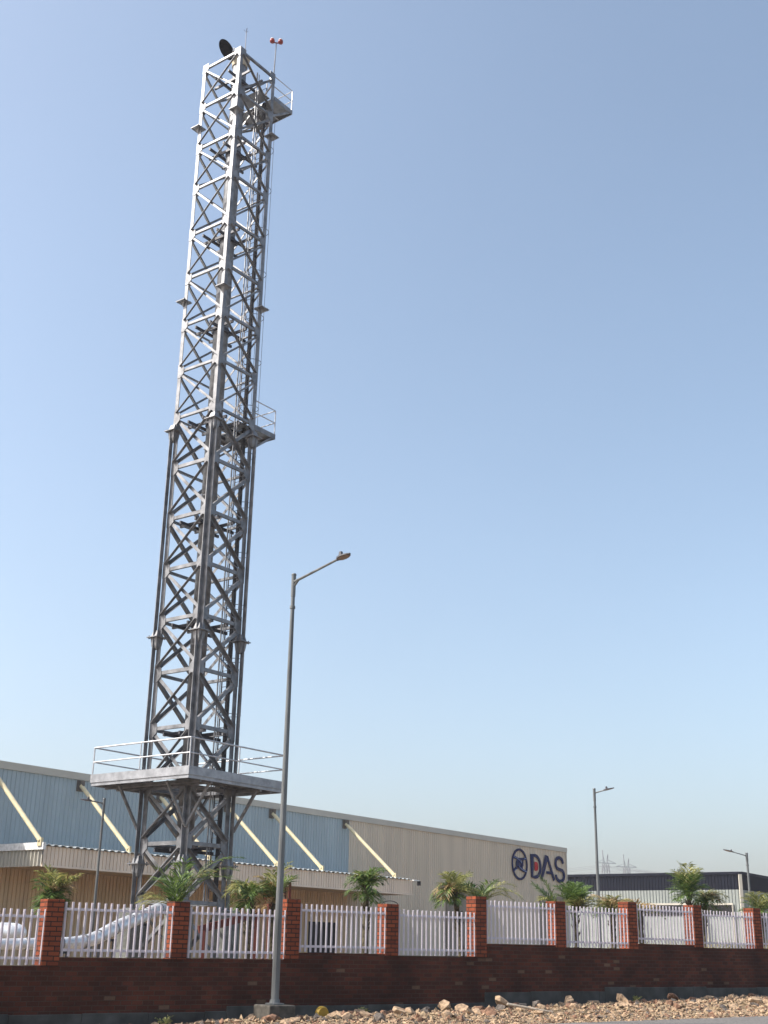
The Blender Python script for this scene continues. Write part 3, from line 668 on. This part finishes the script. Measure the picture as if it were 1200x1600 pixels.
# ------------------------------------------------------------------ palms
def frond(mb, L, elev, az, droop, ll, n=26, rw=.012, rr=None, hang=.35, wid=.030):
    """one feather leaf starting at the origin"""
    rr = rr or random
    p = Vector((0,0,0)); e = elev; st = L/n; pts = [p.copy()]; dirs = []
    for i in range(n):
        t = i/n; d = Vector((cos(az)*cos(e), sin(az)*cos(e), sin(e))); dirs.append(d); p = p + d*st; pts.append(p.copy())
        e -= droop/n*(.35 + 1.3*t)
    mb.path(pts[::2] if len(pts) % 2 else pts[::2] + [pts[-1]], [rw*(1 - .75*i/len(pts[::2])) for i in range(len(pts[::2]) + (0 if len(pts) % 2 else 1))], 4)
    for i in range(2, n):
        t = i/n; d = dirs[i]; side = d.cross(Vector((0,0,1)));
        if side.length < .05: side = Vector((-sin(az), cos(az), 0))
        side.normalize(); up = side.cross(d).normalized()
        l = ll*(.35 + 1.15*sin(pi*min(1, .12 + t*.86))**.8)*rr.uniform(.8, 1.15)*.75
        for sgn in (-1, 1):
            if rr.random() < .14: continue
            a = pts[i] + d*rr.uniform(-.3, .3)*st
            v = (side*sgn*rr.uniform(.7, 1.0) + d*rr.uniform(.55, 1.1) + up*rr.uniform(.0, .45)).normalized()
            m1 = a + v*l*.5; v2 = (v + Vector((0,0,-hang*rr.uniform(.7, 1.8)))).normalized(); m2 = m1 + v2*l*.5
            wv = v.cross(up).normalized()*wid*.5; 
            if wv.length < 1e-4: wv = side*wid*.5
            mb.add([a, m1 + wv, m2, m1 - wv], [(0,1,2,3)])
def palm(name, label, loc, trunk_h, lean, fr, seed, base_drop, tr=.07, group='young palms planted behind the wall', ll=.35, fs=.85):
    """loc: crown point; trunk goes down base_drop"""
    r = random.Random(seed)
    t = thing(name, label, 'palm', (loc[0] - lean[0], loc[1] - lean[1], loc[2] - base_drop), 0, group)
    b = MB(); k = 8; L = Vector((lean[0], lean[1], base_drop)); pts = []; rad = []
    for i in range(k+1):
        u = i/k; pts.append(Vector((lean[0]*u*u, lean[1]*u*u, base_drop*u))); rad.append(tr*(1.35 - .55*u + (.08 if i % 2 else 0)))
    b.path(pts, rad, 9); 
    for i in range(26):                                   # old leaf bases
        u = 1 - .45*r.random()**1.3; p = Vector((lean[0]*u*u, lean[1]*u*u, base_drop*u)); a = r.uniform(0, 2*pi)
        o = Vector((cos(a), sin(a), 0)); b.sweep([(-.025,-.008),(.025,-.008),(.025,.008),(-.025,.008)], p + o*tr*.7, p + o*tr*(1.9) + Vector((0,0,.14)), o)
    b.build('trunk', 'trunk', t)
    for (n, L0, e0, dr, az0, azs, mat) in fr:
        L0 *= fs
        n = max(2, round(n*.82))
        for i in range(n):
            m = MB(); az = az0 + (azs*(i+.5)/n - azs/2) + r.uniform(-.18, .18)
            frond(m, L0*r.uniform(.68, 1.2), e0 + r.uniform(-.28, .25), az, dr*r.uniform(.8, 1.2), ll, rr=r)
            o = m.build('frond', mat, t); o.location = L
PI2 = 2*pi
def pw(s, z, off=-2.5): v = W(s, off, z); return (v.x, v.y, v.z)
# azimuth 0 = world +x (picture right), pi = picture left
P_ = [
 ('shaggy yellowing palm just left of the first brick pier', 1.15, 2.45, (.05, 0), [(6, .95, 1.35, 1.1, 0, PI2, 'leaf_y'), (5, .8, 1.15, 2.0, .3, 2.6, 'leaf_d'), (6, .8, 1.2, 1.8, 0, PI2, 'leaf'), (7, .6, .5, 1.6, 0, PI2, 'leaf'), (2, 1.1, 1.0, .7, 0, .5, 'leaf_y'), (5, .6, -.2, 1.0, 0, PI2, 'leaf')], 2.0, .34),
 ('bright green palm with a long frond arching right across the tower base', 4.05, 2.35, (0, 0), [(4, 1.75, 1.15, 1.9, .0, .5, 'leaf'), (2, 1.4, 1.2, 1.7, .3, .5, 'leaf_y'), (4, 1.0, 1.25, 1.0, pi, 2.2, 'leaf'), (4, 1.05, .8, 1.8, pi, 1.2, 'leaf_y'), (5, .95, 1.4, .6, 0, PI2, 'leaf')], 1.6, .46),
 ('small palm with drooping yellow-green fronds, second to the left of the lamp pole', 5.95, 2.62, (0, 0), [(8, .8, 1.05, 2.5, pi*.8, 3.6, 'leaf_y'), (7, .7, 1.15, 2.2, 0, PI2, 'leaf'), (4, .5, .2, 1.5, pi, 3, 'leaf')], 1.9, .42),
 ('palm with dried orange-tan fronds standing close behind the lamp pole', 6.6, 2.55, (0, 0), [(6, 1.1, 1.3, 1.0, .6, PI2, 'leaf_y'), (7, .9, 1.2, 1.7, pi*.9, 3.0, 'leaf_d'), (5, .9, 1.2, 1.1, 0, PI2, 'leaf'), (5, .6, .2, 1.3, 0, PI2, 'leaf_d')], 1.9, .36),
 ('dark green palm with a drooping round crown below the right end of the canopy', 9.28, 2.98, (.02, 0), [(9, .85, 1.3, 2.3, 0, PI2, 'leaf'), (8, .75, .9, 2.2, .3, PI2, 'leaf'), (6, .65, .1, 1.8, .9, PI2, 'leaf'), (4, .7, 1.4, 1.8, 0, PI2, 'leaf_y')], 2.3, .34),
 ('leaning palm with a brown skirt before the beige wall, left of the tall pier', 12.15, 2.95, (-.18, 0), [(7, .85, 1.4, 1.1, pi*.8, PI2, 'leaf_y'), (6, .8, .9, 2.3, pi, 2.6, 'leaf'), (6, .75, .9, 2.7, pi*1.1, 1.8, 'leaf_d'), (7, .7, .1, 1.5, 0, PI2, 'leaf'), (5, .8, .6, 1.2, 0, 1.4, 'leaf_y')], 2.3, .36),
 ('palm whose fronds arch over the tall brick pier at the wall step', 13.0, 2.72, (0, 0), [(5, 1.5, 1.0, 1.9, -.05, .9, 'leaf_y'), (5, 1.0, 1.05, 1.3, pi*.8, 1.8, 'leaf_y'), (5, 1.0, 1.25, 1.4, 0, PI2, 'leaf')], 1.8, .42),
 ('green palm with stiff upright fronds below the blue emblem', 15.85, 2.75, (.1, 0), [(6, 1.25, 1.05, .4, pi*.9, .9, 'leaf'), (6, .8, .7, 1.5, 0, PI2, 'leaf_y'), (6, .7, .2, 1.2, 1, PI2, 'leaf')], 1.8, .36),
 ('fan-shaped green palm at the right corner of the warehouse', 16.6, 2.75, (0, 0), [(12, 1.1, 1.05, .7, pi/2, PI2, 'leaf'), (8, 1.05, .5, .9, 0, 2.8, 'leaf_y'), (6, 1.1, 1.4, .4, 0, PI2, 'leaf')], 1.9, .42),
 ('low scraggly half-dried palm behind the fence beneath the slim lamp', 18.1, 2.72, (0, 0), [(7, .9, .8, 1.5, 0, PI2, 'leaf_y'), (7, .9, .95, 2.0, .5, PI2, 'leaf_d'), (7, .9, .4, 1.2, 0, PI2, 'leaf')], 1.7, .36),
 ('low brown-tipped palm behind the fence left of the tall feathery palm', 19.3, 2.7, (0, 0), [(7, .8, 1.0, 1.6, 0, PI2, 'leaf_d'), (7, .8, .5, 1.4, .5, PI2, 'leaf_y')], 1.6, .36),
 ('tall feathery palm with an upright pale crown in front of the dark-topped shed', 21.55, 3.35, (-.05, 0), [(9, 1.15, 1.4, .9, 0, PI2, 'leaf_y'), (10, 1.0, 1.0, .9, 0, PI2, 'leaf'), (9, .85, .5, .8, .4, PI2, 'leaf'), (7, .7, .1, 1.0, 0, PI2, 'leaf')], 2.6, .40),
 ('shorter yellowing palm hanging right of the tall feathery palm', 22.3, 3.1, (.1, 0), [(8, 1.0, 1.0, 2.1, 0, 3.2, 'leaf_y'), (7, .8, .7, 2.0, 0, PI2, 'leaf'), (5, .8, 1.0, 2.2, 0, 2, 'leaf_d'), (5, .7, 0, 1.2, 0, PI2, 'leaf')], 2.2, .36),
 ('spiky yellow-green palm at the right edge of the picture', 25.1, 2.95, (0, 0), [(11, 1.05, 1.0, .8, 0, PI2, 'leaf_y'), (8, .9, .5, 1.0, 0, PI2, 'leaf')], 2.0, .42)]
for i, (lb, s_, z_, ln, fr, bd, ll_) in enumerate(P_):
    palm('palm', lb, pw(s_, z_), 0, ln, fr, i+1, bd, ll=ll_*.92, fs={0: .66, 1: .95, 4: .86, 8: .72, 11: .76, 12: .76}.get(i, .85))
# low scrub and dry twigs in the bed
bs = MB(); r = random.Random(5)
for i in range(2600):
    s = r.uniform(12.5, 26) if r.random() < .75 else r.uniform(-1.5, 8); off = -r.uniform(1.0, 3.2); z0 = max(yz(s, off), bankz(s, off) if s > 16 else 0) 
    a = W(s, off, z0); h = r.uniform(.15, .8)*(1.3 if s < 17 and s > 12 else .7); v = Vector((r.gauss(0, .35), r.gauss(0, .35), 1)).normalized()
    wv = Vector((r.gauss(0,1), r.gauss(0,1), 0)).normalized()*.012
    bs.add([a - wv, a + wv, a + v*h + Vector((r.gauss(0,.05), 0, 0))], [(0,1,2)])
tag(bs.build('dry_grass', 'bushdry'), 'dry yellow grass and weeds in the bed behind the fence', 'grass', kind='stuff')

# ------------------------------------------------------------------ rocks
def rockmesh(seed, flat=1.0):
    r = random.Random(seed); import bmesh
    bm = bmesh.new(); ax = (r.uniform(.8, 1.3), r.uniform(.6, 1.0), r.uniform(.45, .8)*flat)
    for i in range(18):
        v = Vector((r.gauss(0,1), r.gauss(0,1), r.gauss(0,1))).normalized()*r.uniform(.8, 1.05)
        bm.verts.new((v.x*ax[0]*.5, v.y*ax[1]*.5, v.z*ax[2]*.5))
    res = bmesh.ops.convex_hull(bm, input=bm.verts)
    junk = [e for e in res['geom_interior'] if isinstance(e, bmesh.types.BMVert)] + [v for v in res['geom_unused'] if isinstance(v, bmesh.types.BMVert)]
    if junk: bmesh.ops.delete(bm, geom=list(set(junk)), context='VERTS')
    me = bpy.data.meshes.new('rock'); bm.to_mesh(me); bm.free(); return me
rm = {}
for mk in ('rock_t', 'rock_b', 'rock_k'):
    rm[mk] = []
    for i in range(9):
        me = rockmesh(i*3 + len(mk) + ord(mk[-1])); me.materials.append(M[mk]); rm[mk].append(me)
lab = {'rock_t': ('angular pale tan rock in the rubble strip between the brick wall and the road', 'pale tan rocks in the rubble strip'),
       'rock_b': ('angular reddish brown rock in the rubble strip between the brick wall and the road', 'reddish brown rocks in the rubble strip'),
       'rock_k': ('dark grey-brown rock in the rubble strip between the brick wall and the road', 'dark rocks in the rubble strip')}
r = random.Random(21)
def put(mk, s, off, size, z=None, label=None):
    me = r.choice(rm[mk]); o = bpy.data.objects.new('rock', me); col.objects.link(o)
    o.location = W(s, off, (gz(s, off) + size*.08) if z is None else z)
    o.rotation_euler = (r.uniform(-.5,.5), r.uniform(-.5,.5), r.uniform(0, 6.3)); k = size; o.scale = (k*r.uniform(.85,1.2), k*r.uniform(.85,1.2), k*r.uniform(.8,1.2))
    l, g_ = lab[mk]
    if label: tag(o, label, 'rock')
    else: tag(o, l, 'rock', g_)
special = [('rock_t', 8.9, .9, .42, 'rounded tan boulder standing above the rubble halfway between lamp and wall step'),
           ('rock_t', 10.6, .9, .50, 'largest smooth tan boulder, just left of the bleached stick'),
           ('rock_t', 13.1, .55, .40, 'tan boulder on the rubble right of the bleached stick, against the footing'),
           ('rock_t', 14.6, .9, .42, 'blocky pale boulder right of the wall step near the middle piers'),
           ('rock_b', 16.6, .8, .36, 'pinkish brown upright rock standing proud at the right half of the rubble'),
           ('rock_b', 21.3, .7, .42, 'large brown boulder near the right end of the rubble')]
for mk, s, off, sz, l in special: put(mk, s, off, sz, z=gz(s, off) + sz*.3, label=l)
cnt = 0
while cnt < 285:
    s = -1 + 26*r.random()**.85 if False else r.uniform(1.2, 26.5); off = .35 + 3.0*r.random()**1.3
    if s < 4 and r.random() < .6: continue
    sz = r.uniform(.12, .26) if r.random() < .6 else r.uniform(.24, .42)
    if off > 2.2: sz *= .6
    put(r.choices(['rock_t', 'rock_b', 'rock_k'], [.6, .27, .13])[0], s, off, sz); cnt += 1
# gravel between them: one mass
rng = np.random.default_rng(3); NG = 15000
base = np.array([(1,0,0),(-1,0,0),(0,1,0),(0,-1,0),(0,0,1),(0,0,-1)], float)
tri = np.array([(0,2,4),(2,1,4),(1,3,4),(3,0,4),(2,0,5),(1,2,5),(3,1,5),(0,3,5)])
ss = rng.uniform(-2, 30, NG); oo = .15 + 3.9*rng.random(NG)**.9; sc = rng.uniform(.015, .05, NG)*np.where(oo > 2.5, .75, 1)
big = rng.random(NG) < .12; sc[big] *= 1.7
cen = np.array([W(a, b_, gz(a, b_)) for a, b_ in zip(ss, oo)])
vv = base[None]*rng.uniform(.5, 1.4, (NG, 6, 1)) + rng.normal(0, .25, (NG, 6, 3))
th = rng.uniform(0, 6.28, NG); cth, sth = np.cos(th)[:,None], np.sin(th)[:,None]
xx = vv[:,:,0]*cth - vv[:,:,1]*sth; yy = vv[:,:,0]*sth + vv[:,:,1]*cth
vv = np.stack([xx, yy, vv[:,:,2]*.75], -1)*sc[:,None,None] + cen[:,None,:]; vv[:,:,2] += sc[:,None]*.35
ff = (tri[None] + (np.arange(NG)*6)[:,None,None]).reshape(-1, 3)
def stuffmesh(name, V, F, mats, midx):
    me = bpy.data.meshes.new(name); me.from_pydata([tuple(x) for x in V.reshape(-1, 3)], [], [tuple(int(i) for i in f) for f in F])
    for m_ in mats: me.materials.append(M[m_])
    me.polygons.foreach_set('material_index', np.repeat(midx, 8).astype(np.int32)); me.update()
    o = bpy.data.objects.new(name, me); col.objects.link(o); return o
go = stuffmesh('gravel', vv, ff, ['rock_t', 'rock_b', 'rock_k', 'gravel'], rng.choice(4, NG, p=[.42, .2, .1, .28]))
tag(go, 'small broken stones and gravel spread between the rocks and the road edge', 'gravel', kind='stuff')
yl = thing('yellow_disc', 'curved yellow plastic disc sticking up out of the rubble right of the lamp base', 'debris', W(5.75, .8, gz(5.75, .8) - .05), WALL_R)
b = MB(); pr = []
for j in range(20):
    a = 2*pi*j/20; pr.append((.16*cos(a), .15*sin(a)))
vs = [(x, 0, z+.12) for x, z in pr] + [(x*.8, -.05, z*.8+.12) for x, z in pr] + [(x, .03, z+.12) for x, z in pr]
n = 20; b.add(vs, [(i, (i+1) % n, n+(i+1) % n, n+i) for i in range(n)] + [tuple(range(n, 2*n))] + [(i, 2*n+i, 2*n+(i+1) % n, (i+1) % n) for i in range(n)] + [tuple(range(3*n-1, 2*n-1, -1))])
b.build('disc', 'ylw', yl)
st = MB(); A = W(10.2, 1.5, .52); B_ = W(11.1, 2.0, .36); st.tube(Vector((0,0,0)), B_ - A, .03, .025, 7)
o = st.build('wooden_stick', 'stick'); o.location = A; tag(o, 'straight bleached stick lying sloped on the rubble below the wall step', 'stick')

# ------------------------------------------------------------------ pylons and line
def pylon(x, y, z0, ztop, label, rot=0):
    t = thing('power_pylon', label, 'pylon', (x, y, z0), rot, 'transmission pylons on the horizon')
    H = ztop - z0; zw = H*.87; b = MB(); W0 = 3.4; W1 = .95; th = .24
    lv = [0, .18, .34, .48, .6, .7, .8, .9, 1]
    def hw(u): return W0 + (W1-W0)*u
    for sx in (-1, 1):
        for sy in (-1, 1): b.bar((sx*W0, sy*W0, 0), (sx*W1, sy*W1, zw), th, th)
    for i in range(len(lv)-1):
        a, c = hw(lv[i]), hw(lv[i+1]); za, zb = lv[i]*zw, lv[i+1]*zw
        for f in range(4):
            R2 = Matrix.Rotation(f*pi/2, 3, 'Z')
            for s_ in (-1, 1): b.bar(R2 @ Vector((s_*a, -a, za)), R2 @ Vector((-s_*c, -c, zb)), th*.5, th*.5)
    b.build('body', 'pylon', t)
    b = MB()
    for sx in (-1, 1):
        b.bar((sx*W1, 0, zw), (sx*1.15, 0, H - (0 if sx < 0 else 1.6)), th, th); b.bar((sx*.1, 0, zw), (sx*1.1, 0, H-1.8), th*.6, th*.6)
    b.build('horn', 'pylon', t)
    b = MB(); zb = zw + .3; b.bar((-4.6, 0, zb), (4.6, 0, zb), th, th); b.bar((-4.6, 0, zb), (-.9, 0, zb+1.3), th*.6, th*.6); b.bar((4.6, 0, zb), (.9, 0, zb+1.3), th*.6, th*.6)
    b.build('crossarm', 'pylon', t)
    return (x, y, z0 + zb)
pa = pylon(92.5, 512, 0, 41.2, 'left of two lattice power pylons rising behind the dark-topped shed', radians(15))
pb = pylon(103.5, 525, 0, 40.6, 'right of two lattice power pylons rising behind the dark-topped shed', radians(15))
for pz, dx, lab_ in ((pa, 1, 'thin power line running right from the left pylon'), (pb, 1, 'thin power line running right from the right pylon')):
    t = thing('power_line', lab_, 'power line', pz, 0)
    for k in (-4.5, 0, 4.5):
        b = MB(); A = Vector((k*cos(.26), k*sin(.26), -1.2)); B_ = A + Vector((300, -40 + (pz[0]-92)*2, -2)); pts = []
        for i in range(21):
            u = i/20; p = A.lerp(B_, u); p.z -= 4*9*u*(1-u); pts.append(p)
        b.path(pts, .055, 4); b.build('wire', 'pylon', t)
        b = MB(); B_ = A + Vector((-300, 60, -2)); pts = [A.lerp(B_, i/20) - Vector((0,0,36*(i/20)*(1-i/20))) for i in range(21)]
        b.path(pts, .055, 4); b.build('wire', 'pylon', t)

# ------------------------------------------------------------------ haze
hz = MB(); hz.box(-450, 700, -60, 900, -1.2, 48); ho = hz.build('haze', 'white')
hm = bpy.data.materials.new('haze_air'); hm.use_nodes = True; nt = hm.node_tree; nt.nodes.remove(nt.nodes['Principled BSDF'])
pv = nt.nodes.new('ShaderNodeVolumePrincipled'); pv.inputs['Color'].default_value = (.97, .94, 1, 1); pv.inputs['Density'].default_value = .0004; pv.inputs['Anisotropy'].default_value = .3
nt.links.new(pv.outputs[0], nt.nodes['Material Output'].inputs['Volume'])
ho.data.materials.clear(); ho.data.materials.append(hm); ho['kind'] = 'stuff'; ho['label'] = 'thin pale haze in the air over the whole site'; ho['category'] = 'haze'

# weeds at the foot of the wall
for i, (s_, o_, lb, L0) in enumerate(((2.35, .5, 'small yellow-green weed at the wall foot in the bottom left of the picture', .22), (7.0, .5, 'thin dry weed between the rocks right of the yellow disc', .2), (15.6, .45, 'small weed against the footing behind the rubble, right half', .2))):
    t = thing('weed', lb, 'weed', W(s_, o_, gz(s_, o_)), 0); r = random.Random(70+i)
    m = MB()
    for k in range(9): frond(m, L0*r.uniform(.7, 1.2), r.uniform(.6, 1.4), r.uniform(0, 6.28), r.uniform(.5, 1.6), .09, n=9, rw=.003, rr=r, wid=.02)
    m.build('leaves', 'leaf_y', t)
